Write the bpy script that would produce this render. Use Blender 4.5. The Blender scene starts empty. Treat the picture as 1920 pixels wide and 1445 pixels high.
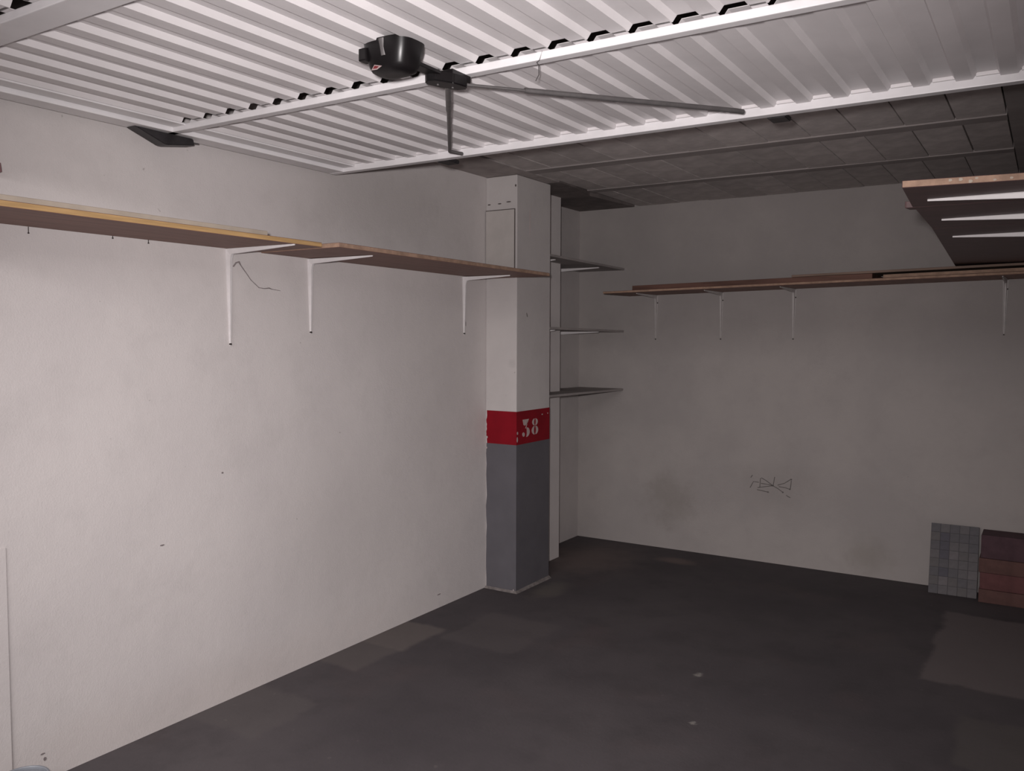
import bpy, bmesh, math, random
from mathutils import Matrix, Vector
random.seed(7)
SC = bpy.context.scene
COL = SC.collection

# ------------------------------------------------------------------ camera
FPX, YAW, PITCH, ROLL = 1606.5, 0.56232, 0.05675, 0.00292
fw = Vector((-math.sin(YAW)*math.cos(PITCH), math.cos(YAW)*math.cos(PITCH), -math.sin(PITCH)))
r0 = Vector((math.cos(YAW), math.sin(YAW), 0)); u0 = r0.cross(fw)
rt = math.cos(ROLL)*r0 + math.sin(ROLL)*u0
up = -math.sin(ROLL)*r0 + math.cos(ROLL)*u0
cam = bpy.data.cameras.new('camera')
cam.sensor_fit = 'HORIZONTAL'; cam.sensor_width = 36.0; cam.lens = FPX/1920*36.0
cam.clip_start = 0.02; cam.clip_end = 60
camo = bpy.data.objects.new('camera', cam); COL.objects.link(camo)
camo.matrix_world = Matrix(((rt.x, up.x, -fw.x, 0), (rt.y, up.y, -fw.y, 0), (rt.z, up.z, -fw.z, 1.45), (0, 0, 0, 1)))
SC.camera = camo

# ------------------------------------------------------------------ world, exposure, light
W = bpy.data.worlds.new('world'); SC.world = W; W.use_nodes = True
W.node_tree.nodes['Background'].inputs[0].default_value = (0.9, 0.86, 0.88, 1)
W.node_tree.nodes['Background'].inputs[1].default_value = 0.02
SC.view_settings.view_transform = 'Standard'; SC.view_settings.look = 'None'
SC.view_settings.gamma = 1.0; SC.view_settings.use_curve_mapping = False
SC.view_settings.exposure = 0.0

def lamp(name, kind, loc, power, col, **kw):
    l = bpy.data.lights.new(name, kind); l.energy = power; l.color = col
    for k, v in kw.items(): setattr(l, k, v)
    o = bpy.data.objects.new(name, l); COL.objects.link(o); o.location = loc
    return o
# the flash of the phone that took the picture, just above and left of its lens
fl_ = lamp('phone_flash', 'SPOT', (-0.07, -0.03, 1.53), 335.0, (1.0, 0.945, 0.94), shadow_soft_size=0.04, spot_size=math.radians(91), spot_blend=1.0)
fl_.rotation_euler = fw.to_track_quat('-Z', 'Y').to_euler()
# added fluorescent light, unseen in the parking corridor outside the open door
a = lamp('added_corridor_light', 'AREA', (-1.1, -1.50, 2.33), 215.0, (1.0, 0.95, 0.94), shape='RECTANGLE', size=2.4, size_y=0.8)

# ------------------------------------------------------------------ materials
def new_mat(name):
    m = bpy.data.materials.new(name); m.use_nodes = True
    nt = m.node_tree; b = nt.nodes['Principled BSDF']
    return m, nt, b
def nd(nt, kind, **kw):
    n = nt.nodes.new(kind)
    for k, v in kw.items(): setattr(n, k, v)
    return n
def mixc(nt, fac, a, b, blend='MIX'):
    n = nt.nodes.new('ShaderNodeMix'); n.data_type = 'RGBA'; n.blend_type = blend; n.clamp_factor = True
    for s, v in ((n.inputs[0], fac), (n.inputs[6], a), (n.inputs[7], b)):
        if isinstance(v, (int, float)): s.default_value = v
        elif isinstance(v, (tuple, list)): s.default_value = (*v, 1) if len(v) == 3 else v
        else: nt.links.new(v, s)
    return n.outputs[2]
def maprange(nt, v, a, b, c=0.0, d=1.0, smooth=True):
    n = nt.nodes.new('ShaderNodeMapRange'); n.interpolation_type = 'SMOOTHSTEP' if smooth else 'LINEAR'
    nt.links.new(v, n.inputs[0])
    for i, x in enumerate((a, b, c, d)): n.inputs[i+1].default_value = x
    return n.outputs[0]
def math2(nt, op, a, b=0.0):
    n = nt.nodes.new('ShaderNodeMath'); n.operation = op
    for s, v in ((n.inputs[0], a), (n.inputs[1], b)):
        if isinstance(v, (int, float)): s.default_value = v
        else: nt.links.new(v, s)
    return n.outputs[0]
def pos(nt):
    return nd(nt, 'ShaderNodeNewGeometry').outputs['Position']
def noise(nt, vec, scale, detail=4, rough=0.55, stretch=None):
    if stretch:
        mp = nd(nt, 'ShaderNodeMapping'); mp.inputs['Scale'].default_value = stretch
        nt.links.new(vec, mp.inputs[0]); vec = mp.outputs[0]
    n = nd(nt, 'ShaderNodeTexNoise'); n.inputs['Scale'].default_value = scale
    n.inputs['Detail'].default_value = detail; n.inputs['Roughness'].default_value = rough
    nt.links.new(vec, n.inputs['Vector'])
    return n.outputs[0]
def bump(nt, b, h, strength, dist):
    n = nd(nt, 'ShaderNodeBump'); n.inputs['Strength'].default_value = strength; n.inputs['Distance'].default_value = dist
    nt.links.new(h, n.inputs['Height']); nt.links.new(n.outputs[0], b.inputs['Normal'])
def blob(nt, p, c, scale, r0, r1, wob=0.0, wn=None):
    """1 inside a soft spot round c (scaled axes), 0 outside: a stain or painted shade with a shape of its own"""
    v = nd(nt, 'ShaderNodeVectorMath', operation='SUBTRACT'); nt.links.new(p, v.inputs[0]); v.inputs[1].default_value = c
    s = nd(nt, 'ShaderNodeVectorMath', operation='MULTIPLY'); nt.links.new(v.outputs[0], s.inputs[0]); s.inputs[1].default_value = scale
    l = nd(nt, 'ShaderNodeVectorMath', operation='LENGTH'); nt.links.new(s.outputs[0], l.inputs[0])
    d = l.outputs['Value']
    if wn is not None: d = math2(nt, 'ADD', d, math2(nt, 'MULTIPLY', math2(nt, 'SUBTRACT', wn, 0.5), wob))
    return maprange(nt, d, r0, r1, 1.0, 0.0)
def rect(nt, p, x0, x1, y0, y1, soft, wn, wob):
    """1 inside an axis aligned patch of floor, with ragged edges"""
    sep = nd(nt, 'ShaderNodeSeparateXYZ'); nt.links.new(p, sep.inputs[0])
    dx = math2(nt, 'SUBTRACT', math2(nt, 'ABSOLUTE', math2(nt, 'SUBTRACT', sep.outputs[0], (x0+x1)/2)), (x1-x0)/2)
    dy = math2(nt, 'SUBTRACT', math2(nt, 'ABSOLUTE', math2(nt, 'SUBTRACT', sep.outputs[1], (y0+y1)/2)), (y1-y0)/2)
    d = math2(nt, 'MAXIMUM', dx, dy)
    d = math2(nt, 'ADD', d, math2(nt, 'MULTIPLY', math2(nt, 'SUBTRACT', wn, 0.5), wob))
    return maprange(nt, d, -soft, soft, 1.0, 0.0)

def wall_mat(name, c0, c1, stains_and_shade=()):
    m, nt, b = new_mat(name); p = pos(nt)
    big = noise(nt, p, 1.3, 5, 0.6); mid = noise(nt, p, 6.0, 5, 0.65); fine = noise(nt, p, 160, 3, 0.6)
    col = mixc(nt, maprange(nt, big, 0.35, 0.68), c0, c1)
    col = mixc(nt, math2(nt, 'MULTIPLY', maprange(nt, mid, 0.45, 0.75), 0.30), col, tuple(x*0.80 for x in c0))
    for (c, sc, r0_, r1_, amt, colr) in stains_and_shade:
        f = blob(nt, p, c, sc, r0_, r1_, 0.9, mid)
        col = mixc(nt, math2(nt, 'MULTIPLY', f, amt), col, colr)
    # scattered little specks
    sp = noise(nt, p, 34, 2, 0.5)
    col = mixc(nt, math2(nt, 'MULTIPLY', maprange(nt, sp, 0.76, 0.80), 0.35), col, (0.16, 0.13, 0.12))
    nt.links.new(col, b.inputs['Base Color']); b.inputs['Roughness'].default_value = 0.85
    b.inputs['Specular IOR Level'].default_value = 0.25
    h = math2(nt, 'ADD', math2(nt, 'MULTIPLY', fine, 0.3), mid)
    bump(nt, b, h, 0.35, 0.006)
    return m
M = {}
M['wall_left'] = wall_mat('painted_plaster', (0.625, 0.584, 0.574), (0.585, 0.546, 0.540), stains_and_shade=(
    ((-2.738, 3.15, 2.08), (0.01, 0.75, 2.2), 0.10, 0.80, 0.45, (0.36, 0.33, 0.32)),  # upper wall by the pillar: overhead door's shade painted in, with some grime
    ((-2.738, 3.55, 1.05), (0.01, 1.6, 1.0), 0.05, 0.85, 0.12, (0.36, 0.33, 0.32)),
    ((-2.738, 2.9, 0.55), (0.01, 1.2, 1.4), 0.05, 0.8, 0.22, (0.40, 0.37, 0.355)),
    ((-2.738, 3.3, 1.55), (0.01, 1.3, 3.0), 0.05, 0.8, 0.10, (0.40, 0.37, 0.36)),
    ((-2.738, 2.2, 0.05), (0.01, 0.5, 4.0), 0.05, 0.8, 0.25, (0.52, 0.45, 0.42))))
M['wall_back'] = wall_mat('old_grey_plaster', (0.370, 0.338, 0.325), (0.325, 0.298, 0.290), stains_and_shade=(
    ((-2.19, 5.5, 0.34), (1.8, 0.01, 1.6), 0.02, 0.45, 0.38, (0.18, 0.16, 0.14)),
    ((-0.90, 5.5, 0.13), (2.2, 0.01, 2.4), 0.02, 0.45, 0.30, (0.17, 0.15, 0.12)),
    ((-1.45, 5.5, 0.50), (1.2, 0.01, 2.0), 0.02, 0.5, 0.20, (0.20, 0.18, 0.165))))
M['pillar'] = wall_mat('pillar_plaster', (0.535, 0.503, 0.492), (0.490, 0.458, 0.452), stains_and_shade=(
    ((-2.56, 4.06, 1.30), (14.0, 0.5, 14.0), 0.02, 0.35, 0.22, (0.30, 0.28, 0.28)),
    ((-2.60, 4.06, 1.12), (16.0, 0.5, 20.0), 0.02, 0.25, 0.25, (0.33, 0.31, 0.31))))
M['wall_niche'] = wall_mat('niche_plaster', (0.50, 0.465, 0.455), (0.455, 0.42, 0.415))
M['corridor'] = wall_mat('corridor_plaster', (0.50, 0.47, 0.46), (0.46, 0.43, 0.43))

def floor_mat():
    m, nt, b = new_mat('worn_concrete_floor'); p = pos(nt)
    big = noise(nt, p, 0.9, 6, 0.6); mid = noise(nt, p, 4.5, 6, 0.65); fine = noise(nt, p, 60, 4, 0.7)
    col = mixc(nt, maprange(nt, big, 0.3, 0.7), (0.061, 0.053, 0.058), (0.086, 0.075, 0.079))
    col = mixc(nt, math2(nt, 'MULTIPLY', maprange(nt, mid, 0.42, 0.72), 0.45), col, (0.048, 0.042, 0.045))
    warm = noise(nt, p, 2.3, 3, 0.5)
    col = mixc(nt, math2(nt, 'MULTIPLY', maprange(nt, warm, 0.55, 0.75), 0.30), col, (0.105, 0.078, 0.078))
    for (x0, x1, y0, y1, amt, c) in (
            (-0.43, 0.2, 3.96, 5.02, 0.75, (0.150, 0.128, 0.128)),
            (-2.8, -2.50, 3.02, 3.36, 0.60, (0.150, 0.128, 0.120)),
            (-2.8, -2.52, 2.72, 3.02, 0.45, (0.135, 0.116, 0.110)),
            (-2.8, -2.40, 2.05, 2.40, 0.30, (0.125, 0.110, 0.106)),
            (-0.25, 0.3, 3.20, 3.65, 0.30, (0.125, 0.112, 0.100)),
            (-2.45, -2.05, 3.25, 3.70, 0.28, (0.120, 0.104, 0.104))):
        f = rect(nt, p, x0, x1, y0, y1, 0.02, mid, 0.10)
        col = mixc(nt, math2(nt, 'MULTIPLY', f, amt), col, c)
    # reddish dusty corner by the niche
    f = blob(nt, p, (-2.55, 4.95, 0), (1.2, 1.0, 1), 0.05, 0.6, 0.5, mid)
    col = mixc(nt, math2(nt, 'MULTIPLY', f, 0.75), col, (0.145, 0.112, 0.104))
    f = blob(nt, p, (-2.02, 5.22, 0), (2.6, 5.0, 1), 0.05, 0.5, 0.5, mid)
    col = mixc(nt, math2(nt, 'MULTIPLY', f, 0.6), col, (0.18, 0.135, 0.12))
    f = blob(nt, p, (-2.40, 4.22, 0), (4.0, 2.0, 1), 0.10, 0.5, 0.5, mid)
    col = mixc(nt, math2(nt, 'MULTIPLY', f, 0.55), col, (0.14, 0.125, 0.11))
    for (c, r) in (((-1.2425, 3.485, 0), 0.026), ((-1.0988, 3.03, 0), 0.018)):
        f = blob(nt, p, c, (1, 0.8, 1), r*0.1, r, 0.05, fine)
        col = mixc(nt, math2(nt, 'MULTIPLY', f, 0.55), col, (0.36, 0.34, 0.31))
    sp = noise(nt, p, 26, 2, 0.5)
    col = mixc(nt, math2(nt, 'MULTIPLY', maprange(nt, sp, 0.72, 0.78), 0.25), col, (0.17, 0.15, 0.14))
    nt.links.new(col, b.inputs['Base Color'])
    b.inputs['Roughness'].default_value = 0.78; b.inputs['Specular IOR Level'].default_value = 0.30
    bump(nt, b, math2(nt, 'ADD', math2(nt, 'MULTIPLY', fine, 0.4), mid), 0.3, 0.006)
    return m
M['floor'] = floor_mat()

def plain(name, c, rough=0.6, metal=0.0, spec=0.4, var=0.12, scale=12.0, rnd=0.0, dirt=None, bmp=0.0, stretch=None):
    m, nt, b = new_mat(name)
    tc = nd(nt, 'ShaderNodeTexCoord').outputs['Object']
    n = noise(nt, tc, scale, 5, 0.6, stretch)
    lo = tuple(x*(1-var) for x in c); hi = tuple(min(1, x*(1+var)) for x in c)
    col = mixc(nt, maprange(nt, n, 0.3, 0.7), lo, hi)
    if dirt:
        n2 = noise(nt, tc, 3.0, 6, 0.7)
        col = mixc(nt, math2(nt, 'MULTIPLY', maprange(nt, n2, 0.5, 0.8), 0.6), col, dirt)
    if rnd:
        oi = nd(nt, 'ShaderNodeObjectInfo').outputs['Random']
        k = maprange(nt, oi, 0, 1, 1-rnd, 1+rnd, smooth=False)
        hs = nd(nt, 'ShaderNodeHueSaturation'); nt.links.new(k, hs.inputs['Value']); nt.links.new(col, hs.inputs['Color'])
        col = hs.outputs[0]
    nt.links.new(col, b.inputs['Base Color'])
    b.inputs['Roughness'].default_value = rough; b.inputs['Metallic'].default_value = metal
    b.inputs['Specular IOR Level'].default_value = spec
    if bmp: bump(nt, b, noise(nt, tc, scale*6, 4, 0.6), bmp, 0.003)
    return m
M['block'] = plain('vault_block_concrete', (0.52, 0.475, 0.46), 0.9, var=0.14, scale=9, rnd=0.10, bmp=0.4)
M['joist'] = plain('joist_concrete', (0.30, 0.268, 0.26), 0.9, var=0.12, scale=6, bmp=0.3, stretch=(0.3, 1, 1))
M['slab'] = plain('slab_concrete', (0.20, 0.18, 0.172), 0.9, var=0.15, scale=5, bmp=0.3)
M['band'] = plain('edge_beam_concrete', (0.36, 0.32, 0.31), 0.9, var=0.2, scale=6, dirt=(0.22, 0.19, 0.18), bmp=0.3)
M['bare'] = plain('bare_dark_mortar', (0.17, 0.145, 0.138), 0.95, var=0.2, scale=7, bmp=0.3)
M['sheet'] = plain('white_lacquered_steel', (0.70, 0.67, 0.675), 0.42, spec=0.5, var=0.05, scale=4)
M['frame'] = plain('white_painted_steel', (0.74, 0.72, 0.73), 0.38, spec=0.5, var=0.05, scale=5)
M['bracket'] = plain('white_enamelled_steel', (0.66, 0.63, 0.63), 0.35, spec=0.5, var=0.05, scale=20)
M['bracket_old'] = plain('dull_white_enamelled_steel', (0.46, 0.43, 0.42), 0.5, spec=0.35, var=0.08, scale=20)
M['rod'] = plain('dull_grey_steel', (0.16, 0.15, 0.15), 0.45, metal=0.5, var=0.12, scale=30)
M['black'] = plain('black_plastic', (0.006, 0.005, 0.0055), 0.34, spec=0.35, var=0.2, scale=20)
M['darkmetal'] = plain('blackened_steel', (0.035, 0.032, 0.034), 0.45, metal=0.3, var=0.25, scale=30)
M['screw'] = plain('rusty_screw_steel', (0.05, 0.04, 0.037), 0.6, metal=0.4, var=0.2, scale=60)
M['grey_paint'] = plain('grey_dado_paint', (0.104, 0.098, 0.110), 0.6, var=0.08, scale=5, dirt=(0.085, 0.080, 0.090))
M['red_paint'] = plain('red_band_paint', (0.215, 0.0045, 0.012), 0.6, spec=0.15, var=0.10, scale=8)
M['numeral'] = plain('white_stencil_paint', (0.44, 0.34, 0.33), 0.7, var=0.12, scale=60)
M['chip'] = plain('bare_plaster_chip', (0.42, 0.36, 0.35), 0.9, var=0.1, scale=60)
M['skirt'] = plain('dusty_mortar', (0.17, 0.15, 0.145), 0.9, var=0.3, scale=30, bmp=0.4)
M['edge_yellow'] = plain('pine_board_edge', (0.46, 0.29, 0.13), 0.7, var=0.16, scale=8, stretch=(4, 0.6, 12))
M['edge_tan'] = plain('chipboard_edge', (0.33, 0.215, 0.155), 0.8, var=0.22, scale=22, bmp=0.4)
M['edge_pale'] = plain('pale_laminate_edge', (0.40, 0.34, 0.28), 0.7, var=0.08, scale=10)
M['under_brown'] = plain('brown_laminate', (0.205, 0.108, 0.084), 0.6, var=0.16, scale=5, stretch=(6, 0.5, 1))
M['under_dark'] = plain('dark_brown_laminate', (0.085, 0.047, 0.047), 0.5, var=0.20, scale=5, stretch=(0.5, 6, 1))
M['plank_red'] = plain('reddish_plank_wood', (0.120, 0.058, 0.043), 0.7, var=0.3, scale=5, stretch=(0.5, 6, 6))
M['plank_tan'] = plain('dusty_plank_wood', (0.215, 0.150, 0.118), 0.75, var=0.2, scale=5, stretch=(0.5, 6, 6))
M['grey_board'] = plain('grey_melamine_board', (0.30, 0.272, 0.265), 0.7, var=0.1, scale=8)
M['cover'] = plain('painted_cover_board', (0.47, 0.435, 0.415), 0.7, var=0.06, scale=7)
M['gap'] = plain('dusty_gap_shadow_strip', (0.10, 0.085, 0.08), 0.9, var=0.2, scale=20)
M['brick_a'] = plain('terracotta_brown', (0.100, 0.050, 0.044), 0.85, var=0.16, scale=14, bmp=0.4)
M['brick_b'] = plain('terracotta_red', (0.112, 0.044, 0.044), 0.85, var=0.16, scale=14, bmp=0.4)
M['brick_c'] = plain('terracotta_plum', (0.068, 0.036, 0.044), 0.85, var=0.16, scale=14, bmp=0.4)
M['slab_core'] = plain('grey_stone_slab_core', (0.085, 0.078, 0.084), 0.8, var=0.1, scale=20)
for i, c in enumerate(((0.112, 0.103, 0.108), (0.094, 0.088, 0.096), (0.075, 0.070, 0.086), (0.132, 0.119, 0.125), (0.104, 0.095, 0.097))):
    M['tile%d' % i] = plain('grey_mosaic_stone_%s' % 'abcde'[i], c, 0.7, var=0.10, scale=30)
M['bucket'] = plain('white_plastic', (0.52, 0.52, 0.53), 0.4, var=0.04, scale=5)
M['bucket_rim'] = plain('grey_plastic_rim', (0.20, 0.21, 0.235), 0.45, var=0.08, scale=10)
M['pink'] = plain('faded_red_plastic', (0.30, 0.155, 0.165), 0.5, var=0.1, scale=20)
M['pencil'] = plain('pencil_graphite', (0.105, 0.092, 0.088), 0.7, var=0.2, scale=60)
M['wire'] = plain('dusty_wire', (0.22, 0.19, 0.19), 0.7, var=0.2, scale=60)
M['decal_white'] = plain('printed_white', (0.36, 0.27, 0.27), 0.5, var=0.1, scale=40)
M['decal_red'] = plain('printed_red', (0.16, 0.022, 0.026), 0.5, var=0.1, scale=40)
m, nt, b = new_mat('added_tube_glow'); b.inputs['Emission Color'].default_value = (1, 0.95, 0.94, 1); b.inputs['Emission Strength'].default_value = 3.0  # glow for the tubes of the added corridor panel
M['tube'] = m

# ------------------------------------------------------------------ mesh helpers
def link(name, me, mats, parent=None):
    o = bpy.data.objects.new(name, me); COL.objects.link(o)
    for mm in (mats if isinstance(mats, (list, tuple)) else [mats]):
        if me.materials.find(M[mm].name) < 0 or len(me.materials) < 1: me.materials.append(M[mm])
    if parent: o.parent = parent
    return o
def finish(bm, name, mats, parent=None, smooth=False, recenter=True):
    bmesh.ops.recalc_face_normals(bm, faces=bm.faces)
    off = Vector((0, 0, 0))
    if recenter and not parent:
        lo = Vector((min(v.co.x for v in bm.verts), min(v.co.y for v in bm.verts), min(v.co.z for v in bm.verts)))
        hi = Vector((max(v.co.x for v in bm.verts), max(v.co.y for v in bm.verts), 0))
        off = Vector(((lo.x+hi.x)/2, (lo.y+hi.y)/2, lo.z))
        bmesh.ops.translate(bm, verts=bm.verts, vec=-off)
    me = bpy.data.meshes.new(name); bm.to_mesh(me); bm.free()
    if smooth:
        for p in me.polygons: p.use_smooth = True
        me.set_sharp_from_angle(angle=math.radians(40))
    o = link(name, me, mats, parent)
    o.location = off
    return o
def empty(name, loc=(0, 0, 0)):
    o = bpy.data.objects.new(name, None); COL.objects.link(o); o.location = loc; o.empty_display_size = 0.1
    return o
def tag(o, label=None, cat=None, group=None, kind=None):
    if label: o['label'] = label
    if cat: o['category'] = cat
    if group: o['group'] = group
    if kind: o['kind'] = kind
    return o
def a_box(bm, x0, x1, y0, y1, z0, z1, bev=0.0, mi=0):
    vs = [bm.verts.new(c) for c in ((x0, y0, z0), (x1, y0, z0), (x1, y1, z0), (x0, y1, z0), (x0, y0, z1), (x1, y0, z1), (x1, y1, z1), (x0, y1, z1))]
    fs = [bm.faces.new([vs[i] for i in q]) for q in ((3, 2, 1, 0), (4, 5, 6, 7), (0, 1, 5, 4), (1, 2, 6, 5), (2, 3, 7, 6), (3, 0, 4, 7))]
    for f in fs: f.material_index = mi
    if bev:
        es = set(e for f in fs for e in f.edges)
        bmesh.ops.bevel(bm, geom=list(es), offset=bev, segments=2, affect='EDGES', profile=0.6)
    return vs
def box(name, x0, x1, y0, y1, z0, z1, mats, parent=None, bev=0.0, smooth=False):
    bm = bmesh.new(); a_box(bm, x0, x1, y0, y1, z0, z1, bev)
    return finish(bm, name, mats, parent, smooth)
def a_loft(bm, rings, closed=True, caps=True):
    R = [[bm.verts.new(p) for p in r] for r in rings]
    n = len(R[0])
    for a_, b_ in zip(R, R[1:]):
        for i in range(n if closed else n-1):
            j = (i+1) % n
            bm.faces.new((a_[i], a_[j], b_[j], b_[i]))
    if caps and closed:
        bm.faces.new(R[0][::-1]); bm.faces.new(R[-1])
    return R
def a_prism(bm, poly, z0, z1, mi=0):
    """poly: (x, y) outline extruded in z"""
    a_loft(bm, [[(x, y, z0) for x, y in poly], [(x, y, z1) for x, y in poly]])
def a_tube(bm, pts, rad, n=8):
    pts = [Vector(p) for p in pts]; rings = []
    for i, p in enumerate(pts):
        d = (pts[min(i+1, len(pts)-1)] - pts[max(i-1, 0)]).normalized()
        ref = Vector((0, 0, 1)) if abs(d.z) < 0.9 else Vector((1, 0, 0))
        a_ = d.cross(ref).normalized(); b_ = d.cross(a_)
        r = rad[i] if isinstance(rad, (list, tuple)) else rad
        rings.append([p + r*(math.cos(2*math.pi*k/n)*a_ + math.sin(2*math.pi*k/n)*b_) for k in range(n)])
    a_loft(bm, rings)
def ribbon(bm, pts, w, normal, thick=0.0012):
    """flat strip of width w (number or list) lying on a surface with the given normal"""
    n = Vector(normal); pts = [Vector(p) for p in pts]; rings = []
    for i, p in enumerate(pts):
        d = (pts[min(i+1, len(pts)-1)] - pts[max(i-1, 0)]).normalized(); s = d.cross(n).normalized()
        ww = (w[i] if isinstance(w, (list, tuple)) else w)/2
        rings.append([p - s*ww, p + s*ww, p + s*ww + n*thick, p - s*ww + n*thick])
    a_loft(bm, rings)
def board(name, poly, zb, thick, face_mat, edge_mat, label, cat, group=None, bev=0.0015):
    """a board of outline poly; zb(x, y) is its underside; broad faces and sawn edges have their own material"""
    f = zb if callable(zb) else (lambda x, y: zb)
    bm = bmesh.new()
    a_loft(bm, [[(x, y, f(x, y)) for x, y in poly], [(x, y, f(x, y)+thick) for x, y in poly]])
    bm.normal_update(); bmesh.ops.recalc_face_normals(bm, faces=bm.faces)
    for fc in bm.faces: fc.material_index = 0 if abs(fc.normal.z) > 0.7 else 1
    bmesh.ops.bevel(bm, geom=list(bm.edges), offset=bev, segments=1, affect='EDGES')
    o = finish(bm, name, [face_mat, edge_mat])
    return tag(o, label, cat, group)

# ------------------------------------------------------------------ measures of the place
XL, YB, ZC = -2.738, 5.50, 2.35          # left wall, back wall, ceiling
XR = 0.045                               # right wall
YO = 0.60                                # plane of the door opening
PX0, PX1, PY0, PY1 = XL, -2.530, 4.062, 4.435   # pillar

# ------------------------------------------------------------------ structure
fl = box('floor', -6.0, 6.0, -5.0, 6.0, -0.12, 0.0, 'floor'); tag(fl, kind='structure')
# left wall with the shallow niche in its far end
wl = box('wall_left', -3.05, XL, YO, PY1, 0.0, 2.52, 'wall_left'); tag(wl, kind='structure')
bm = bmesh.new()
a_prism(bm, [(-3.05, PY1), (-2.715, PY1), (-2.715, 4.893), (-2.895, 4.900), (-2.895, YB), (-3.05, YB)], 0.0, 2.52)
bm.normal_update()
for f_ in bm.faces:
    c_ = f_.calc_center_median()
    if c_.y > 4.895 and abs(f_.normal.z) < 0.5: f_.material_index = 1
tag(finish(bm, 'wall_niche', ['wall_left', 'wall_niche']), kind='structure')
wb = box('wall_back', -3.05, 0.30, YB, YB+0.15, 0.0, 2.52, 'wall_back'); tag(wb, kind='structure')
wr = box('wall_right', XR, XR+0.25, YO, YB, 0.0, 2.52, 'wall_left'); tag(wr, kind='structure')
# corridor outside: facade to both sides of the opening, shading lintel, far wall, end walls
for nm, x0, x1, y0, y1, z0, z1 in (('wall_front_left', -6.0, -3.05, YO, YO+0.2, 0.0, 2.52), ('wall_front_right', XR+0.25, 6.0, YO, YO+0.2, 0.0, 2.52),
        ('wall_corridor', -6.0, 6.0, -5.15, -5.0, 0.0, 2.52), ('wall_corridor_left', -6.15, -6.0, -5.0, YO, 0.0, 2.52), ('wall_corridor_right', 6.0, 6.15, -5.0, YO, 0.0, 2.52)):
    tag(box(nm, x0, x1, y0, y1, z0, z1, 'corridor'), kind='structure')
tag(box('wall_shading_lintel', XL, XR, YO-0.02, YO+0.06, 2.065, 2.41, 'corridor'), kind='structure')  # unseen lintel, set low to shade the upper left wall from corridor light

# ceiling: slab, joists, rows of vault blocks, solid concrete edge bands
cl = box('ceiling', -6.0, 6.0, -5.0, YB, 2.41, 2.52, 'slab'); tag(cl, kind='structure')
clo = cl.location.copy()
def cchild(o): o.parent = cl; o.matrix_parent_inverse = Matrix.Translation(-clo); return o
XB0, XB1 = -2.44, -0.185
joists = ((2.560, 2.660), (3.290, 3.390), (4.020, 4.115), (4.745, 4.832))
for y0, y1 in joists:
    bm = bmesh.new(); a_box(bm, XB0-0.01, XB1, y0, y1, 2.3455, 2.43, 0.002)
    cchild(finish(bm, 'joist', 'joist'))
rows = ((2.664, 3.286, -0.30, 0.193), (3.394, 4.016, -0.3698, 0.1919), (4.119, 4.741, -0.3535, 0.1946), (4.836, 5.496, -0.4013, 0.1925))
blk = {}
for y0, y1, _, _ in rows: cchild(box('mortar_bed', XB0+0.004, XB1-0.004, y0+0.004, y1-0.004, ZC+0.0075, ZC+0.05, 'bare'))
for ri, (y0, y1, j0, pit) in enumerate(rows):
    edges = [XB1]; x = j0
    while x > XB0 + 0.06:
        edges.append(x); x -= pit
    edges.append(XB0)
    for k, (xa, xb) in enumerate(zip(edges, edges[1:])):
        w = round(xa-xb, 3)
        gap = 0.0065 if (ri, k) in ((1, 0), (2, 0)) else 0.0050
        key = (ri, w, gap)
        if key not in blk:
            bm = bmesh.new(); a_box(bm, -w/2+gap/2, w/2-gap/2, -(y1-y0)/2, (y1-y0)/2, 0, 0.055, 0.0015)
            bmesh.ops.recalc_face_normals(bm, faces=bm.faces)
            me = bpy.data.meshes.new('ceiling_block'); bm.to_mesh(me); bm.free(); me.materials.append(M['block']); blk[key] = me
        o = bpy.data.objects.new('ceiling_block', blk[key]); COL.objects.link(o)
        o.location = ((xa+xb)/2, (y0+y1)/2, ZC + random.uniform(-0.0018, 0.0022))
        o.rotation_euler = (random.uniform(-0.0015, 0.0015), random.uniform(-0.004, 0.004), 0)
        cchild(o)
bm = bmesh.new(); a_prism(bm, [(-3.0, 2.4), (XB0-0.012, 2.4), (XB0-0.012, 4.40), (-3.0, 4.40)], ZC-0.004, 2.412)
cchild(finish(bm, 'edge_band', 'band'))
bm = bmesh.new(); a_prism(bm, [(-3.0, 4.402), (XB0-0.012, 4.402), (XB0-0.016, 4.62), (XB0-0.05, 4.78), (-2.52, 4.92), (-2.47, YB-0.002), (-3.0, YB-0.002)], ZC-0.004, 2.412)
cchild(finish(bm, 'edge_band', 'bare'))
bm = bmesh.new(); a_prism(bm, [(XB1+0.003, 2.4), (XR, 2.4), (XR, YB-0.002), (XB1+0.003, YB-0.002)], ZC-0.002, 2.412)
cchild(finish(bm, 'edge_band', 'joist'))
cchild(box('edge_band', XL, XR, 1.95, 2.40, ZC-0.004, 2.412, 'band'))

# ------------------------------------------------------------------ added corridor lamp (unseen, behind the camera)
t = empty('added_fluorescent_lamp', (-1.1, -1.50, 2.41))
tag(t, 'added three tube light panel, unseen on the corridor ceiling outside the garage', 'lamp')
def rel(o, root): o.parent = root; o.matrix_parent_inverse = Matrix.Translation(-Vector(root.location)); return o
rel(box('housing', -2.35, 0.15, -1.92, -1.08, 2.365, 2.41, 'frame', bev=0.004), t)
for y in (-1.78, -1.50, -1.22):
    bm = bmesh.new(); a_tube(bm, [(-2.25, y, 2.348), (0.05, y, 2.348)], 0.013, 10); rel(finish(bm, 'tube', 'tube', smooth=True), t)

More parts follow.
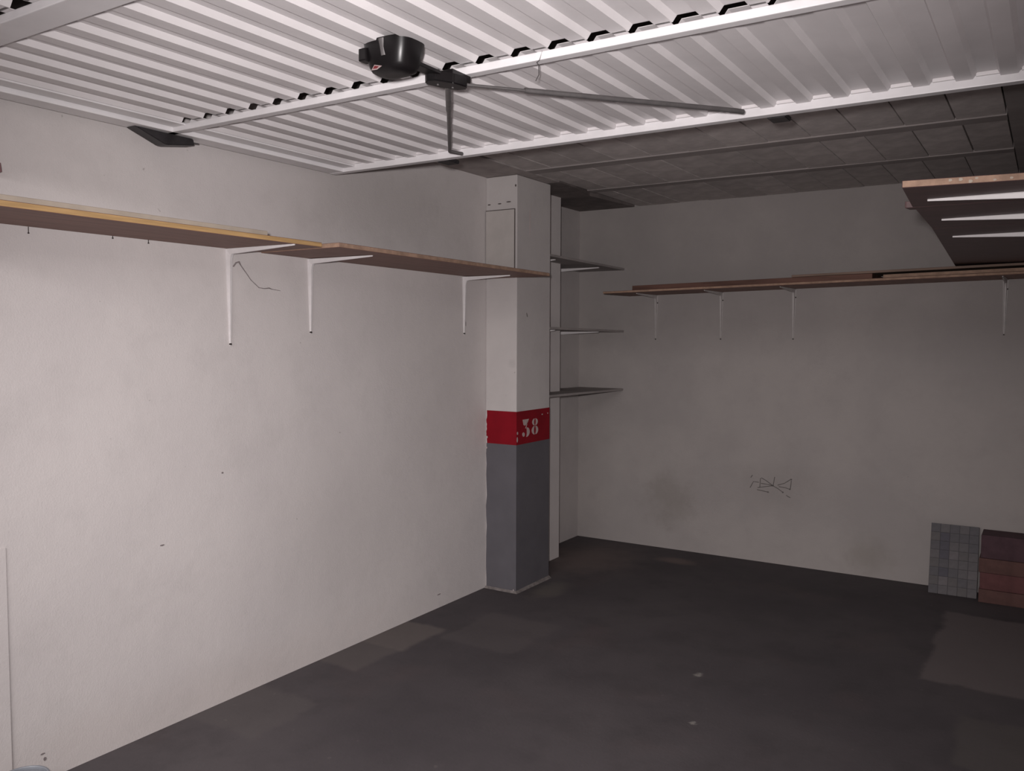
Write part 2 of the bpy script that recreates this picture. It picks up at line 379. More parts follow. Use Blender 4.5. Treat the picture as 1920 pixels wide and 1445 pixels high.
# ------------------------------------------------------------------ pillar
pl = empty('concrete_pillar', (-2.634, 4.25, 0))
tag(pl, 'square white pillar with a red 38 band over a grey painted base', 'pillar', kind='thing')
rel(box('shaft', PX0+0.001, PX1, PY0, PY1, 0.0, ZC-0.006, 'pillar', bev=0.004), pl)
# painted coats: thin skins on the two open faces, ragged along the left wall
def coat(name, z0, z1, mat, rag, th):
    bm = bmesh.new(); n = 14
    zs = [z0 + (z1-z0)*i/n for i in range(n+1)]
    # front face strip (y = PY0): left edge wavers
    L = [(PX0 + 0.004 + rag*random.random(), z) for z in zs]
    outer = [(PX1+th, PY0-th, z) for z in zs]
    a_loft(bm, [[(L[i][0], PY0+0.001, zs[i]), (L[i][0], PY0-th, zs[i]), (PX1+th, PY0-th, zs[i]),
                 (PX1+th, PY1-0.002, zs[i]), (PX1-0.003, PY1-0.002, zs[i]), (PX1-0.003, PY0+0.003, zs[i])] for i in range(n+1)])
    return rel(finish(bm, name, mat), pl)
coat('grey_base_coat', 0.0, 0.842, 'grey_paint', 0.006, 0.0012)
rb = coat('red_band', 0.842, 1.030, 'red_paint', 0.008, 0.0022)
rb['label'] = 'red painted band with a white stencilled 38'
def crescent(bm, cx, cz, ro, ri, off, a0, a1, x, n=14, sy=1.0):
    """crescent stroke on the plane x (facing +x); u runs along +y"""
    P, Q = [], []
    for i in range(n+1):
        t_ = math.radians(a0 + (a1-a0)*i/n)
        P.append((cx + ro*math.cos(t_)*sy, cz + ro*1.0*math.sin(t_)))
        Q.append((cx + off + ri*math.cos(t_)*sy, cz + ro*0.93*math.sin(t_)))
    rings = []
    for p_, q_ in zip(P, Q):
        rings.append([(x, p_[0], p_[1]), (x, q_[0], q_[1]), (x+0.0012, q_[0], q_[1]), (x+0.0012, p_[0], p_[1])])
    a_loft(bm, rings)
def polyx(bm, pts, x):
    a_loft(bm, [[(x, u, z) for u, z in pts], [(x+0.0012, u, z) for u, z in pts]])
def ell(bm, cu, cz, w0, w1, h, a0, a1, x, n=16):
    """half ring: outer half-width w1, inner half-width w0, half-height h"""
    rings = []
    for i in range(n+1):
        t_ = math.radians(a0 + (a1-a0)*i/n)
        p_ = (cu + w1*math.cos(t_), cz + h*math.sin(t_)); q_ = (cu + w0*math.cos(t_), cz + h*0.90*math.sin(t_))
        rings.append([(x, p_[0], p_[1]), (x, q_[0], q_[1]), (x+0.0012, q_[0], q_[1]), (x+0.0012, p_[0], p_[1])])
    a_loft(bm, rings)
xs = PX1+0.0022
bm = bmesh.new()      # three: flat slanted head, thin diagonal, heavy lower bowl, tail blob
polyx(bm, [(4.125, 0.981), (4.193, 0.981), (4.180, 0.963), (4.166, 0.951), (4.150, 0.945), (4.135, 0.950), (4.130, 0.965)], xs)
polyx(bm, [(4.168, 0.950), (4.176, 0.953), (4.162, 0.930), (4.154, 0.928)], xs)
ell(bm, 4.166, 0.907, 0.006, 0.036, 0.028, -88, 72, xs)
polyx(bm, [(4.122, 0.903), (4.132, 0.909), (4.146, 0.903), (4.148, 0.893), (4.142, 0.884), (4.130, 0.884), (4.123, 0.892)], xs)
rel(finish(bm, 'numeral', 'numeral'), rb)['label'] = 'white stencilled figure 3'
bm = bmesh.new()
for a0, a1 in ((-75, 75), (105, 255)):
    ell(bm, 4.262, 0.958, 0.010, 0.031, 0.021, a0, a1, xs)
    ell(bm, 4.262, 0.910, 0.012, 0.036, 0.026, a0, a1, xs)
rel(finish(bm, 'numeral', 'numeral'), rb)['label'] = 'white stencilled figure 8'
for (u, z, w, h) in ((4.070, 0.908, 0.006, 0.010), (4.068, 0.872, 0.006, 0.013), (4.345, 0.996, 0.007, 0.004), (4.41, 0.998, 0.004, 0.004)):
    bm = bmesh.new(); polyx(bm, [(u+w*math.cos(k*math.pi/4), z+h*math.sin(k*math.pi/4)*(0.8+0.4*random.random())) for k in range(8)], xs)
    rel(finish(bm, 'paint_chip', 'chip'), rb)
for (u, z, w, h) in ((-2.727, 0.876, 0.006, 0.008), (-2.729, 0.815, 0.005, 0.006), (-2.545, 0.012, 0.004, 0.008)):
    bm = bmesh.new(); yv = PY0-0.0024
    a_loft(bm, [[(u+w*math.cos(k*math.pi/3), y_, z+h*math.sin(k*math.pi/3)) for k in range(6)] for y_ in (yv, yv-0.001)])
    rel(finish(bm, 'paint_chip', 'chip'), pl)
# cover board high on its near face, dark joint round it
rel(box('joint_strip', PX0+0.002, -2.541, PY0-0.003, PY0, 1.815, 2.160, 'gap'), pl)
rel(box('cover_board', PX0+0.006, -2.545, PY0-0.008, PY0-0.003, 1.815, 2.155, 'cover', bev=0.0012), pl)
for (u, z, w) in ((-2.715, 2.192, 0.010), (-2.645, 2.193, 0.012), (-2.585, 2.199, 0.016), (-2.539, 2.285, 0.005)):
    bm = bmesh.new(); a_loft(bm, [[(u+w*math.cos(k*math.pi/4), y_, z+0.0035*math.sin(k*math.pi/4)*(2 if w < .006 else 1)) for k in range(8)] for y_ in (PY0+0.001, PY0-0.0012)])
    rel(finish(bm, 'filled_hole', 'gap'), pl)
bm = bmesh.new(); ribbon(bm, [(PX1, 4.20, 2.17), (PX1, 4.201, 2.10), (PX1, 4.20, 2.02)], [0.002, 0.003, 0.0015], (1, 0, 0))
rel(finish(bm, 'paint_run', 'numeral'), pl)
bm = bmesh.new(); ribbon(bm, [(PX1, 4.168, 1.586), (PX1, 4.172, 1.572), (PX1, 4.176, 1.562)], [0.003, 0.006, 0.002], (1, 0, 0))
rel(finish(bm, 'scratch', 'gap'), pl)
# low mortar skirt where pillar meets floor
bm = bmesh.new()
a_loft(bm, [[(PX0+0.004, PY0-0.004, 0.0), (PX0+0.004, PY0-0.016, 0.0), (PX0+0.004, PY0-0.004, 0.012)],
            [(PX1+0.002, PY0-0.004, 0.0), (PX1+0.016, PY0-0.016, 0.0), (PX1+0.002, PY0-0.004, 0.012)],
            [(PX1+0.002, PY1, 0.0), (PX1+0.020, PY1, 0.0), (PX1+0.002, PY1, 0.014)]])
rel(finish(bm, 'mortar_skirt', 'skirt'), pl)['label'] = 'low skirt of dusty mortar'

# ------------------------------------------------------------------ garage door, tilted up flat under the ceiling
DX0, DX1, DZ = -2.692, 0.020, 2.158
DY0, DY1 = 0.66, 2.812
dr = empty('garage_door', (-1.39, 1.74, DZ))
tag(dr, 'white corrugated steel tilt-up garage door, open flat overhead', 'garage door', kind='thing')
ZS0, ZS1 = DZ+0.021, DZ+0.0355          # low and high level of the corrugated sheet
RX = [-1.1933 + 0.111*k for k in range(-13, 12)]
pts = []
for x in RX: pts += [(x-0.021, ZS0), (x-0.010, ZS1), (x+0.040, ZS1), (x+0.048, ZS0)]
pts = [(min(max(px, DX0+0.090), DX1-0.004), z) for px, z in pts if DX0+0.06 < px < DX1+0.03]
th = 0.0012
for y0, y1 in ((DY0+0.004, 1.056), (1.110, 1.916), (1.945, DY1-0.012)):
    bm = bmesh.new()
    a_loft(bm, [[(px, y, z) for px, z in pts] + [(px, y, z+th) for px, z in reversed(pts)] for y in (y0, y1)])
    rel(finish(bm, 'corrugated_sheet', 'sheet'), dr)
# sheet tongues that carry the flats over to the next cross bar
tg = None
for y0 in (1.048, 1.906):
    for x in RX:
        if not (DX0+0.10 < x+0.067 < DX1-0.03): continue
        if tg is None:
            bm = bmesh.new(); a_box(bm, -0.018, 0.018, 0.0, 0.032, 0.0, 0.0012); bmesh.ops.recalc_face_normals(bm, faces=bm.faces)
            tg = bpy.data.meshes.new('sheet_tongue'); bm.to_mesh(tg); bm.free(); tg.materials.append(M['sheet'])
        o = bpy.data.objects.new('sheet_tongue', tg); COL.objects.link(o); o.location = (x+0.0675, y0, ZS0); rel(o, dr)
def bar(name, x0, x1, y0, y1, z0, z1, bev=0.0025): return rel(box(name, x0, x1, y0, y1, z0, z1, 'frame', bev=bev), dr)
fb = bar('frame_bar', DX0, DX1, DY1-0.036, DY1, DZ-0.001, ZS0+0.010); fb['label'] = 'front cross bar of the door frame'
bar('frame_bar', DX0+0.03, DX1-0.03, 1.930, 1.962, DZ, ZS0)
bar('frame_bar', DX0+0.03, DX1-0.03, 1.066, 1.148, DZ+0.001, ZS0)
bar('frame_bar', DX0, DX1, DY0, DY0+0.04, DZ, ZS0)
bar('side_rail', DX0, DX0+0.078, DY0+0.04, DY1-0.036, DZ, ZS0)
bar('side_flange', DX0+0.082, DX0+0.145, DY0+0.04, DY1-0.036, DZ+0.015, ZS0)
bar('side_rail', DX1-0.040, DX1, DY0+0.04, DY1-0.036, DZ, ZS0)
tabme = None
for x in RX:
    if not (DX0+0.10 < x < DX1-0.05): continue
    if tabme is None:
        bm = bmesh.new(); a_box(bm, -0.029, 0.029, -0.010, 0.0, 0.0, 0.013, 0.0015); bmesh.ops.recalc_face_normals(bm, faces=bm.faces)
        tabme = bpy.data.meshes.new('end_tab'); bm.to_mesh(tabme); bm.free(); tabme.materials.append(M['sheet'])
    o = bpy.data.objects.new('end_tab', tabme); COL.objects.link(o)
    o.location = (x+0.016, DY1-0.036, ZS0+0.005); rel(o, dr)
# lock housing: black bowl-shaped cover under the sheet
hx, hy = -1.424, 1.700
bm = bmesh.new(); rings = []
for z, sx, sy in ((ZS0+0.005, 0.075, 0.056), (2.160, 0.071, 0.054), (2.124, 0.060, 0.046), (2.113, 0.054, 0.041), (2.107, 0.043, 0.031), (2.105, 0.022, 0.015)):
    ring = []
    for k in range(32):
        t_ = 2*math.pi*k/32; c_, s_ = math.cos(t_), math.sin(t_)
        e = 2/3.2
        ring.append((hx + sx*math.copysign(abs(c_)**e, c_), hy + sy*math.copysign(abs(s_)**e, s_), z))
    rings.append(ring)
a_loft(bm, rings)
hs = rel(finish(bm, 'lock_housing', 'black', smooth=True), dr); hs['label'] = 'black bowl-shaped lock housing'
# step notch block beside it and a grey barrel added as the gleam on its near side
rel(box('housing_lug', hx-0.070, hx-0.044, hy-0.056, hy-0.026, 2.136, 2.168, 'black', bev=0.004), dr)
bm = bmesh.new(); a_tube(bm, [(hx+0.004, hy-0.046, 2.182), (hx+0.006, hy-0.041, 2.142)], [0.013, 0.011], 14)
rel(finish(bm, 'gleam_barrel', 'rod', smooth=True), hs)
bm = bmesh.new(); zz = 2.1125
def flat_tri(bm, pts): a_loft(bm, [[p for p in pts], [(p[0], p[1]-0.0015, p[2]-0.0008) for p in pts]])
yv = hy-0.044
flat_tri(bm, [(hx-0.040, yv+0.004, 2.1145), (hx-0.026, yv, 2.1250), (hx-0.002, yv, 2.1185), (hx-0.020, yv+0.003, 2.1130)])
rel(finish(bm, 'emblem', 'decal_white'), hs)['label'] = 'small white arrow emblem with a red core'
bm = bmesh.new(); flat_tri(bm, [(hx-0.032, yv+0.001, 2.1165), (hx-0.024, yv-0.002, 2.1215), (hx-0.011, yv-0.002, 2.1180), (hx-0.020, yv+0.001, 2.1152)])
rel(finish(bm, 'emblem', 'decal_red'), hs)
# latch block on the middle bar, with two telescopic locking rods
bm = bmesh.new(); a_prism(bm, [(-1.432, 1.835), (-1.408, 1.812), (-1.388, 1.820), (-1.362, 1.868), (-1.352, 1.915), (-1.366, 1.934), (-1.392, 1.926), (-1.415, 1.880)], 2.118, 2.146)
bmesh.ops.bevel(bm, geom=list(bm.edges), offset=0.003, segments=2, affect='EDGES')
lt = rel(finish(bm, 'latch_block', 'black'), dr)
rel(box('latch_mount', -1.412, -1.368, 1.87, 1.955, 2.140, DZ+0.001, 'black', bev=0.002), dr)
rel(box('latch_arm', -1.415, -1.380, 1.730, 1.84, 2.136, 2.146, 'black', bev=0.002), dr)
for (u, v) in ((-1.402, 1.852), (-1.385, 1.895)):
    bm = bmesh.new(); a_tube(bm, [(u, v, 2.119), (u, v, 2.115)], 0.0032, 8); rel(finish(bm, 'bolt', 'rod'), lt)
def rod(p0, p1, tip, f, r0_, r1_):
    p0, p1 = Vector(p0), Vector(p1); pm = p0.lerp(p1, f)
    bm = bmesh.new(); a_tube(bm, [p0, pm], r0_, 10)
    o = rel(finish(bm, 'locking_rod', 'rod', smooth=True), dr)
    bm = bmesh.new(); a_tube(bm, [pm.lerp(p0, 0.02), p1, Vector(tip)], r1_, 10)
    rel(finish(bm, 'rod_sleeve', 'rod', smooth=True), dr)
rod((-1.404, 1.900, 2.126), (-1.955, 2.655, 2.150), (-1.940, 2.715, 2.150), 0.30, 0.0085, 0.0065)
rod((-1.372, 1.900, 2.126), (-0.850, 2.640, 2.148), (-0.838, 2.672, 2.150), 0.22, 0.0040, 0.0075)
# rubber stops under the front bar, pivot shoe at the end of the middle bar
for xa in (-2.105, -0.775):
    bm = bmesh.new(); a_prism(bm, [(xa-0.030, DY1+0.002), (xa+0.030, DY1+0.002), (xa+0.030, DY1+0.075), (xa-0.030, DY1+0.075)], DZ-0.004, DZ+0.012)
    bmesh.ops.bevel(bm, geom=list(bm.edges), offset=0.003, segments=2, affect='EDGES')
    rel(finish(bm, 'stop_plate', 'darkmetal'), dr)
bm = bmesh.new()
sec = [(1.800, 2.157), (1.955, 2.157), (2.035, 2.157), (2.040, 2.135), (1.930, 2.116), (1.915, 2.117)]
a_loft(bm, [[(xx, y, z) for y, z in sec] for xx in (-2.690, -2.640)])
bmesh.ops.bevel(bm, geom=list(bm.edges), offset=0.0025, segments=2, affect='EDGES')
ps = rel(finish(bm, 'pivot_shoe', 'darkmetal'), dr)
bm = bmesh.new(); a_tube(bm, [(-2.665, 2.02, 2.146), (-2.665, 2.075, 2.150)], 0.003, 8); rel(finish(bm, 'pin', 'rod'), ps)

bm = bmesh.new(); a_tube(bm, [(-1.123, 1.9285, 2.190), (-1.135, 1.9285, 2.157), (-1.150, 1.940, 2.1565), (-1.158, 1.964, 2.157), (-1.170, 1.985, 2.140), (-1.200, 2.02, 2.138)], 0.0012, 6)
rel(finish(bm, 'tie_wire', 'rod'), dr)

# ------------------------------------------------------------------ shelf brackets
def bracket_sections(bm, base, along, out, side, L, w0, w1, d0, d1, n=10):
    """ridge-shaped tapering limb: runs from base along 'along', stands proud by 'out'"""
    base, along, out, side = map(Vector, (base, along, out, side)); rings = []
    for i in range(n+1):
        t_ = i/n; w = w0 + (w1-w0)*t_; d = d0 + (d1-d0)*t_; e = 0.0018
        if i == n: w *= 0.55
        pr = [(-w/2, 0), (-w/2, e), (-w*0.34, e), (-w*0.22, d), (w*0.22, d), (w*0.34, e), (w/2, e), (w/2, 0)]
        rings.append([base + along*(L*t_) + side*a_ + out*b_ for a_, b_ in pr])
    a_loft(bm, rings)
def bracket(loc, normal, zleg, arm, w, label, group, wt=0.010, mat='bracket'):
    """L bracket: leg down the wall, arm under the board; loc is the inner corner on the wall"""
    n = Vector(normal).normalized(); s = n.cross(Vector((0, 0, 1)))
    t = empty('shelf_bracket', loc); tag(t, label, 'bracket', group)
    L = Vector(loc); bm = bmesh.new()
    bracket_sections(bm, L, (0, 0, -1), n, s, zleg, w, wt*0.8, 0.018, 0.006)
    lg = rel(finish(bm, 'leg', mat), t)
    bm = bmesh.new(); bracket_sections(bm, L, n, (0, 0, -1), s, arm, w*1.05, wt, 0.022, 0.005)
    rel(finish(bm, 'arm', mat), t)
    # rounded web in the corner
    bm = bmesh.new(); rr = 0.045; pr = [(0.0, 0.0)] + [(rr - rr*math.sin(a_), rr - rr*math.cos(a_)) for a_ in [math.pi/2*k/6 for k in range(7)]]
    pr = [(0.0, 0.0), (rr, 0.0)] + [(rr - rr*math.sin(math.pi/2*k/6)*0.62, rr*(1-math.cos(math.pi/2*k/6))*1.0 + 0.017*(1-k/6)) for k in range(7)] + [(0.0, rr)]
    a_loft(bm, [[L + n*u - Vector((0, 0, v)) + s*q for u, v in pr] for q in (-w*0.2, w*0.2)])
    rel(finish(bm, 'corner_web', mat), t)
    for (dz, q) in ((0.052, -w*0.40), (zleg-0.006, 0.0)):
        bm = bmesh.new(); c = L + Vector((0, 0, -dz)) + s*q
        a_tube(bm, [c + n*0.0005, c + n*(0.008 if q == 0 else 0.0038)], 0.0042, 8); rel(finish(bm, 'screw', 'screw'), t)
    return t
BL = 'white brackets on the left wall'
bracket((XL, 2.262, 1.789), (1, 0, 0), 0.377, 0.365, 0.030, 'long white bracket under the left shelf, nearest the camera', BL)
bracket((XL, 2.695, 1.783), (1, 0, 0), 0.322, 0.360, 0.027, 'white bracket in the middle of the left wall shelf', BL)
bracket((XL, 3.846, 1.776), (1, 0, 0), 0.315, 0.300, 0.027, 'white bracket at the pillar end of the left wall shelf', BL)

# ------------------------------------------------------------------ left shelf boards
zl = lambda x, y: 1.7895 - 0.0040*(y-2.26)/0.433 if y < 2.9 else 1.7836 - 0.0063*(y-2.9)/0.946
board('shelf_board', [(XL+0.001, 0.85), (-2.372, 0.85), (-2.376, 2.405), (XL+0.001, 2.418)], lambda x, y: 1.7925 - 0.003*(y-0.85)/1.55, 0.018, 'under_brown', 'edge_yellow',
      'long brown board with a yellow pine edge on the left wall', 'shelf board')
board('shelf_board', [(XL+0.001, 2.424), (-2.300, 2.418), (-2.318, 4.058), (XL+0.001, 4.058)], lambda x, y: 1.7872 - 0.0095*(y-2.42)/1.64, 0.018, 'under_brown', 'edge_tan',
      'wider brown shelf board on the left wall, reaching the pillar', 'shelf board')
board('shelf_board', [(XL+0.01, 0.85), (-2.390, 0.85), (-2.390, 2.150), (XL+0.01, 2.150)], lambda x, y: 1.8108 - 0.003*(y-0.85)/1.55, 0.017, 'edge_pale', 'edge_pale',
      'thin pale board lying on top of the near left shelf', 'board')
# nails hanging under the near board
for y, z in ((1.486, 1.773), (1.772, 1.785), (1.909, 1.781)):
    bm = bmesh.new(); a_tube(bm, [(XL+0.004, y, 1.7905), (XL+0.004, y, z)], 0.0014, 6); a_tube(bm, [(XL+0.004, y, z), (XL+0.004, y, z-0.004)], 0.003, 6)
    tag(finish(bm, 'nail', 'screw'), {1.486: 'leftmost dark nail below the near left shelf', 1.772: 'middle nail of three below the near left shelf', 1.909: 'dark nail below the left shelf, closest to the first bracket'}[y], 'nail', 'nails under the left shelf')
bm = bmesh.new(); X = XL+0.002
a_tube(bm, [(X, 2.283, 1.722), (X+0.006, 2.292, 1.738), (X+0.008, 2.305, 1.742), (X+0.004, 2.318, 1.728), (X+0.003, 2.345, 1.700), (X, 2.370, 1.675), (X, 2.411, 1.646), (X, 2.440, 1.644), (X+0.002, 2.462, 1.647), (X, 2.48, 1.643), (X, 2.525, 1.639)], [0.003, 0.003, 0.0035, 0.002, 0.0016, 0.0015, 0.0015, 0.0018, 0.0025, 0.0015, 0.001], 6)
tag(finish(bm, 'loose_wire', 'wire'), 'thin loose wire curling from the long bracket on the left wall', 'wire')
# little marks on the left wall
for (y, z, w, h) in ((2.2165, 0.9147, 0.005, 0.004), (1.942, 0.6834, 0.010, 0.003), (3.6166, 0.0716, 0.016, 0.003), (1.4855, 0.0904, 0.008, 0.003), (1.492, 0.0716, 0.005, 0.006), (3.865, 1.52, 0.002, 0.015)):
    bm = bmesh.new(); a_loft(bm, [[(xx, y+w*math.cos(k*math.pi/4), z+h*math.sin(k*math.pi/4)*(0.7+0.6*random.random())) for k in range(8)] for xx in (XL-0.001, XL+0.001)])
    o = finish(bm, 'wall_mark', 'wire'); o.parent = wl; o.matrix_parent_inverse = wl.matrix_basis.inverted()

# ------------------------------------------------------------------ back wall shelf
zbk = lambda x, y=0: 1.733 + 0.0185*(x+2.5)
BB = 'white brackets on the back wall'
for (x, zt, lbl) in ((-2.303, 1.432, 'white bracket under the back shelf, closest to the niche'), (-1.846, 1.434, 'second white bracket from the niche under the back shelf'),
                     (-1.380, 1.436, 'third white bracket from the niche under the back shelf'), (-0.232, 1.464, 'white bracket under the back shelf at the far right')):
    bracket((x, YB, zbk(x)-0.0008), (0, -1, 0), zbk(x)-zt, 0.33, 0.026, lbl, BB, mat='bracket_old')
YF = 5.085
board('shelf_board', [(-2.503, YB-0.001), (-2.503, YF), (0.02, YF), (0.02, YB-0.001)], zbk, 0.014, 'under_brown', 'edge_tan', 'long brown shelf board across the back wall', 'shelf board')
board('plank', [(-2.300, YB-0.01), (-2.310, 5.118), (-0.86, 5.112), (-0.86, YB-0.01)], lambda x, y: zbk(x)+0.0145, 0.030, 'plank_red', 'plank_red', 'dark reddish plank lying on the back shelf', 'plank')
board('plank', [(-0.800, YB-0.01), (-0.800, YF+0.002), (0.018, YF+0.002), (0.018, YB-0.01)], lambda x, y: zbk(x)+0.0145, 0.018, 'plank_tan', 'edge_tan', 'pale board end on the right part of the back shelf', 'board')
board('plank', [(-1.30, 5.40), (-1.30, 5.112), (0.016, 5.100), (0.016, 5.40)], lambda x, y: zbk(x)+0.0455, 0.013, 'plank_tan', 'plank_tan', 'dusty brown plank on top of the pile on the back shelf', 'plank')

# ------------------------------------------------------------------ right shelf: three boards on brackets
ZR = 1.840
BRD = 'dark boards of the right shelf'
board('shelf_board', [(-0.346, 2.452), (XR-0.001, 2.500), (XR-0.001, 2.828), (-0.368, 2.824)], ZR, 0.019, 'under_dark', 'edge_tan', 'nearest dark board of the right shelf, with a chipped tan edge', 'shelf board', BRD)
board('shelf_board', [(-0.390, 2.832), (-0.385, 2.822+0.009), (XR-0.001, 2.832), (XR-0.001, 3.404), (-0.377, 3.404), (-0.366, 2.885), (-0.383, 2.880)], ZR, 0.019, 'under_dark', 'under_dark', 'middle dark board of the right shelf, with a notched corner', 'shelf board', BRD, bev=0.0008)
board('shelf_board', [(-0.378, 3.410), (XR-0.001, 3.410), (XR-0.001, YB-0.002), (-0.473, YB-0.002)], ZR, 0.019, 'under_dark', 'under_dark', 'farthest dark board of the right shelf, touching the back wall', 'shelf board', BRD)
for k, (yt, xt, lbl) in enumerate(((2.690, -0.312, 'white bracket under the nearest board of the right shelf'), (3.155, -0.322, 'white bracket under the middle board of the right shelf'),
                      (3.700, -0.338, 'white bracket under the far board of the right shelf, in front'), (5.440, -0.410, 'white bracket under the right shelf beside the back wall'))):
    bracket((XR, yt, ZR), (-1, 0, 0), 0.30, XR-xt, 0.030, lbl, 'white brackets on the right wall', wt=0.008)
# pale splashes on the sawn front edge
for (x, z, r) in ((-0.235, 1.852, 0.005), (-0.212, 1.852, 0.006), (-0.190, 1.846, 0.006), (-0.176, 1.853, 0.004), (-0.136, 1.846, 0.004), (-0.10, 1.848, 0.004)):
    y = 2.452 + (x+0.346)/(XR+0.345)*0.048
    bm = bmesh.new(); a_loft(bm, [[(x+r*math.cos(q*math.pi/4), y+dy, z+r*0.7*math.sin(q*math.pi/4)) for q in range(8)] for dy in (0.002, -0.0004)])
    o = finish(bm, 'glue_splash', 'edge_pale')
    p_ = bpy.data.objects['shelf_board.003'] if 'shelf_board.003' in bpy.data.objects else None
    for s_ in bpy.data.objects:
        if s_.get('label', '').startswith('nearest dark board'): p_ = s_
    o.parent = p_; o.matrix_parent_inverse = Matrix.Translation(-p_.location)

# ------------------------------------------------------------------ niche shelves
NG = 'grey corner shelves in the niche'
for (z, lbl, zb2) in ((1.915, 'top grey corner shelf in the niche behind the pillar', 0), (1.483, 'middle grey corner shelf in the niche behind the pillar', 0), (1.076, 'bottom grey corner shelf in the niche behind the pillar', 0)):
    f = (lambda z_: (lambda x, y: z_ + (5.5-y)*0.012))(z)
    board('corner_shelf', [(-2.5365, PY1+0.003), (-2.541, YB-0.003), (-2.893, YB-0.003), (-2.893, 4.903), (-2.713, 4.896), (-2.714, PY1+0.003)], f, 0.014, 'grey_board', 'grey_board', lbl, 'corner shelf', NG, bev=0.001)
    if z > 1.2:
        for (y, x0) in ((4.62, -2.714), (5.22, -2.893)):
            bm = bmesh.new(); zz = f(0, y)
            a_loft(bm, [[(x0, y-0.010, zz), (x0, y+0.010, zz), (x0, y+0.010, zz-0.020), (x0, y-0.010, zz-0.020)],
                        [(-2.60, y-0.006, zz), (-2.60, y+0.006, zz), (-2.60, y+0.006, zz-0.005), (-2.60, y-0.006, zz-0.005)]])
            where = ('upper' if z > 1.7 else 'middle') + ' niche shelf, ' + ('beside the pillar' if y < 5 else 'beside the back wall')
            tag(finish(bm, 'shelf_support', 'bracket'), 'small white support arm under the ' + where, 'bracket', 'support arms in the niche')

# ------------------------------------------------------------------ pencil scribble on the back wall
def g(px, py):   # scribble sketched in a 1.92 x 1.056 frame, 0.20 x 0.11 photo units
    return (-1.832 + px/1920*0.678, YB, 0.700 - py/1056*0.3700)
strokes = ([(740, 610), (748, 450), (770, 440), (850, 480), (980, 565)], [(760, 540), (900, 550), (980, 565)], [(700, 625), (850, 590), (980, 565)],
           [(980, 565), (1005, 400)], [(1060, 545), (1180, 500), (1290, 420)], [(980, 565), (1070, 610), (1160, 670)], [(1080, 570), (1200, 580), (1280, 600)],
           [(690, 665), (760, 672), (890, 690)], [(560, 640), (620, 520), (720, 525)], [(570, 450), (600, 400)], [(1215, 715), (1250, 735), (1290, 752)], [(1300, 440), (1295, 520), (1285, 600)])
bm = bmesh.new()
for s_ in strokes: ribbon(bm, [g(*q) for q in s_], 0.0045, (0, -1, 0), 0.0008)
for q in ((1297, 420), (1278, 600), (890, 690), (980, 565), (1155, 668)):
    c = Vector(g(*q)); a_loft(bm, [[(c.x+0.0062*math.cos(k*math.pi/4), YB-dy, c.z+0.005*math.sin(k*math.pi/4)) for k in range(8)] for dy in (0.0, 0.0009)])
o = finish(bm, 'pencil_scribble', 'pencil'); o.parent = wb; o.matrix_parent_inverse = wb.matrix_basis.inverted()
o['label'] = 'pencil scribble with crossing strokes'

# ------------------------------------------------------------------ grey mosaic slab leaning on the back wall
lean = math.atan2(0.115, 0.385)
t = empty('mosaic_slab', (-0.435, 5.352, 0)); tag(t, 'grey mosaic slab leaning against the back wall beside red bricks', 'stone slab')
wd, ht, dp = 0.245, 0.398, 0.022
bm = bmesh.new(); a_box(bm, -wd/2, wd/2, 0.004, dp, 0.006, ht, 0.002); o = finish(bm, 'core', 'slab_core', parent=t)
nx, nz = 5, 8; tw, tz = wd/nx, ht/nz; rnd = random.Random(11); tm = {}
for i in range(nx):
    for j in range(nz):
        mi = rnd.choice((0, 0, 1, 1, 2, 3, 4))
        if mi not in tm:
            bm = bmesh.new(); a_box(bm, -tw/2+0.0008, tw/2-0.0008, -0.004, 0.004, -tz/2+0.0008, tz/2-0.0008, 0.001); bmesh.ops.recalc_face_normals(bm, faces=bm.faces)
            tm[mi] = bpy.data.meshes.new('mosaic_tile'); bm.to_mesh(tm[mi]); bm.free(); tm[mi].materials.append(M['tile%d' % mi])
        o = bpy.data.objects.new('mosaic_tile', tm[mi]); COL.objects.link(o); o.parent = t
        o.location = (-wd/2 + tw*(i+0.5), 0.004 + rnd.uniform(-0.0008, 0.0008), 0.006*0 + tz*(j+0.5))
t.rotation_euler = (-lean*0.98, 0, 0.03)

# ------------------------------------------------------------------ stack of red bricks
z = 0.0
for (h, mat, dx, dy, lbl) in ((0.074, 'brick_a', 0.0, 0.0, 'bottommost terracotta brick of the stack by the back wall'), (0.092, 'brick_b', 0.004, 0.004, 'second terracotta brick from the floor in the stack'),
                          (0.080, 'brick_a', -0.003, 0.002, 'third terracotta brick from the floor in the stack'), (0.128, 'brick_c', 0.005, 0.006, 'topmost thick plum coloured brick of the stack')):
    bm = bmesh.new(); a_box(bm, -0.302+dx, XR-0.012+dx*0.5, 5.302+dy, 5.480, z, z+h-0.001, 0.004)
    tag(finish(bm, 'terracotta_brick', mat), lbl, 'brick', 'bricks stacked at the right of the back wall'); z += h

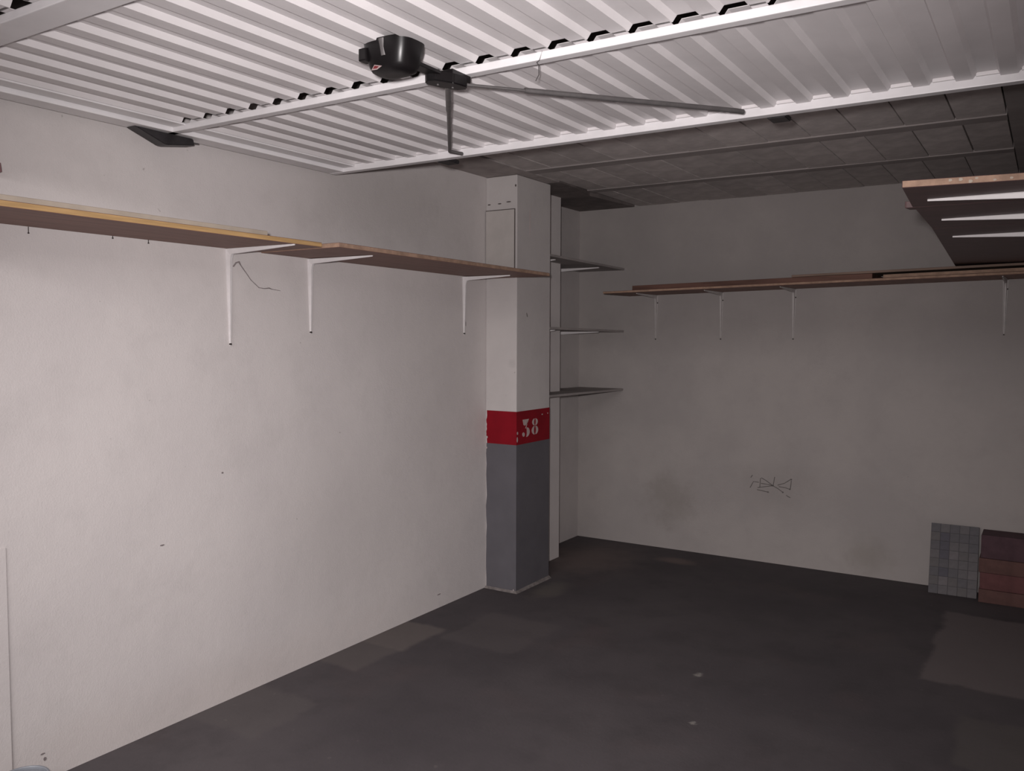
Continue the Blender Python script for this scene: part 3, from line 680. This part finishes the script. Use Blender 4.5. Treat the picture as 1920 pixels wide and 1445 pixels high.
# ------------------------------------------------------------------ left foreground bits
t = empty('plastic_bucket', (-2.548, 1.322, 0)); t.scale = (0.53, 0.53, 0.567); tag(t, 'small white plastic bucket with a grey rim in the bottom left corner', 'bucket')
def lathe(prof_, n=40):
    bm = bmesh.new(); R_ = [[(r*math.cos(2*math.pi*k/n), r*math.sin(2*math.pi*k/n), z) for k in range(n)] for r, z in prof_]
    a_loft(bm, R_, caps=True); return bm
finish(lathe([(0.100, 0.0), (0.104, 0.002), (0.128, 0.240), (0.124, 0.240), (0.100, 0.012), (0.002, 0.010)]), 'body', 'bucket', parent=t, smooth=True)
finish(lathe([(0.127, 0.228), (0.135, 0.230), (0.137, 0.238), (0.134, 0.246), (0.126, 0.247), (0.122, 0.242), (0.1225, 0.232)]), 'rim', 'bucket_rim', parent=t, smooth=True)
bm = bmesh.new(); a_tube(bm, [(0.130*math.cos(a_), 0.130*math.sin(a_)*0.35-0.125, 0.228-0.10*math.sin(a_)) for a_ in [math.pi*k/14 for k in range(15)]], 0.002, 6)
finish(bm, 'handle', 'rod', parent=t)

bm = bmesh.new()
a_loft(bm, [[(-2.7375, 0.78, 0.0), (-2.7325, 0.78, 0.0), (-2.7325, 1.386, 0.0), (-2.7375, 1.386, 0.0)], [(-2.7375, 0.78, 0.79), (-2.7350, 0.78, 0.79), (-2.7350, 1.388, 0.79), (-2.7375, 1.388, 0.79)]])
tag(finish(bm, 'leaning_board', 'wall_left'), 'pale board standing against the left wall at the picture edge', 'board')

t = empty('pull_handle', (-2.715, 1.365, 1.940)); tag(t, 'faded red plastic pull handle hanging by the left wall', 'handle')
bm = bmesh.new(); rings = []
for z, r in ((0.0, 0.020), (0.004, 0.026), (0.030, 0.024), (0.038, 0.015), (0.040, 0.006)):
    rings.append([(r*0.75*math.cos(2*math.pi*k/16), 1.35*r*math.sin(2*math.pi*k/16), z) for k in range(16)])
a_loft(bm, rings); finish(bm, 'grip', 'pink', parent=t, smooth=True)
bm = bmesh.new(); a_tube(bm, [(0, 0.018, 0.036), (0, 0.016, 0.080), (0.012, 0.0, 0.150), (0.022, 0.0, 0.219)], [0.006, 0.005, 0.003, 0.003], 8); finish(bm, 'cord', 'darkmetal', parent=t)
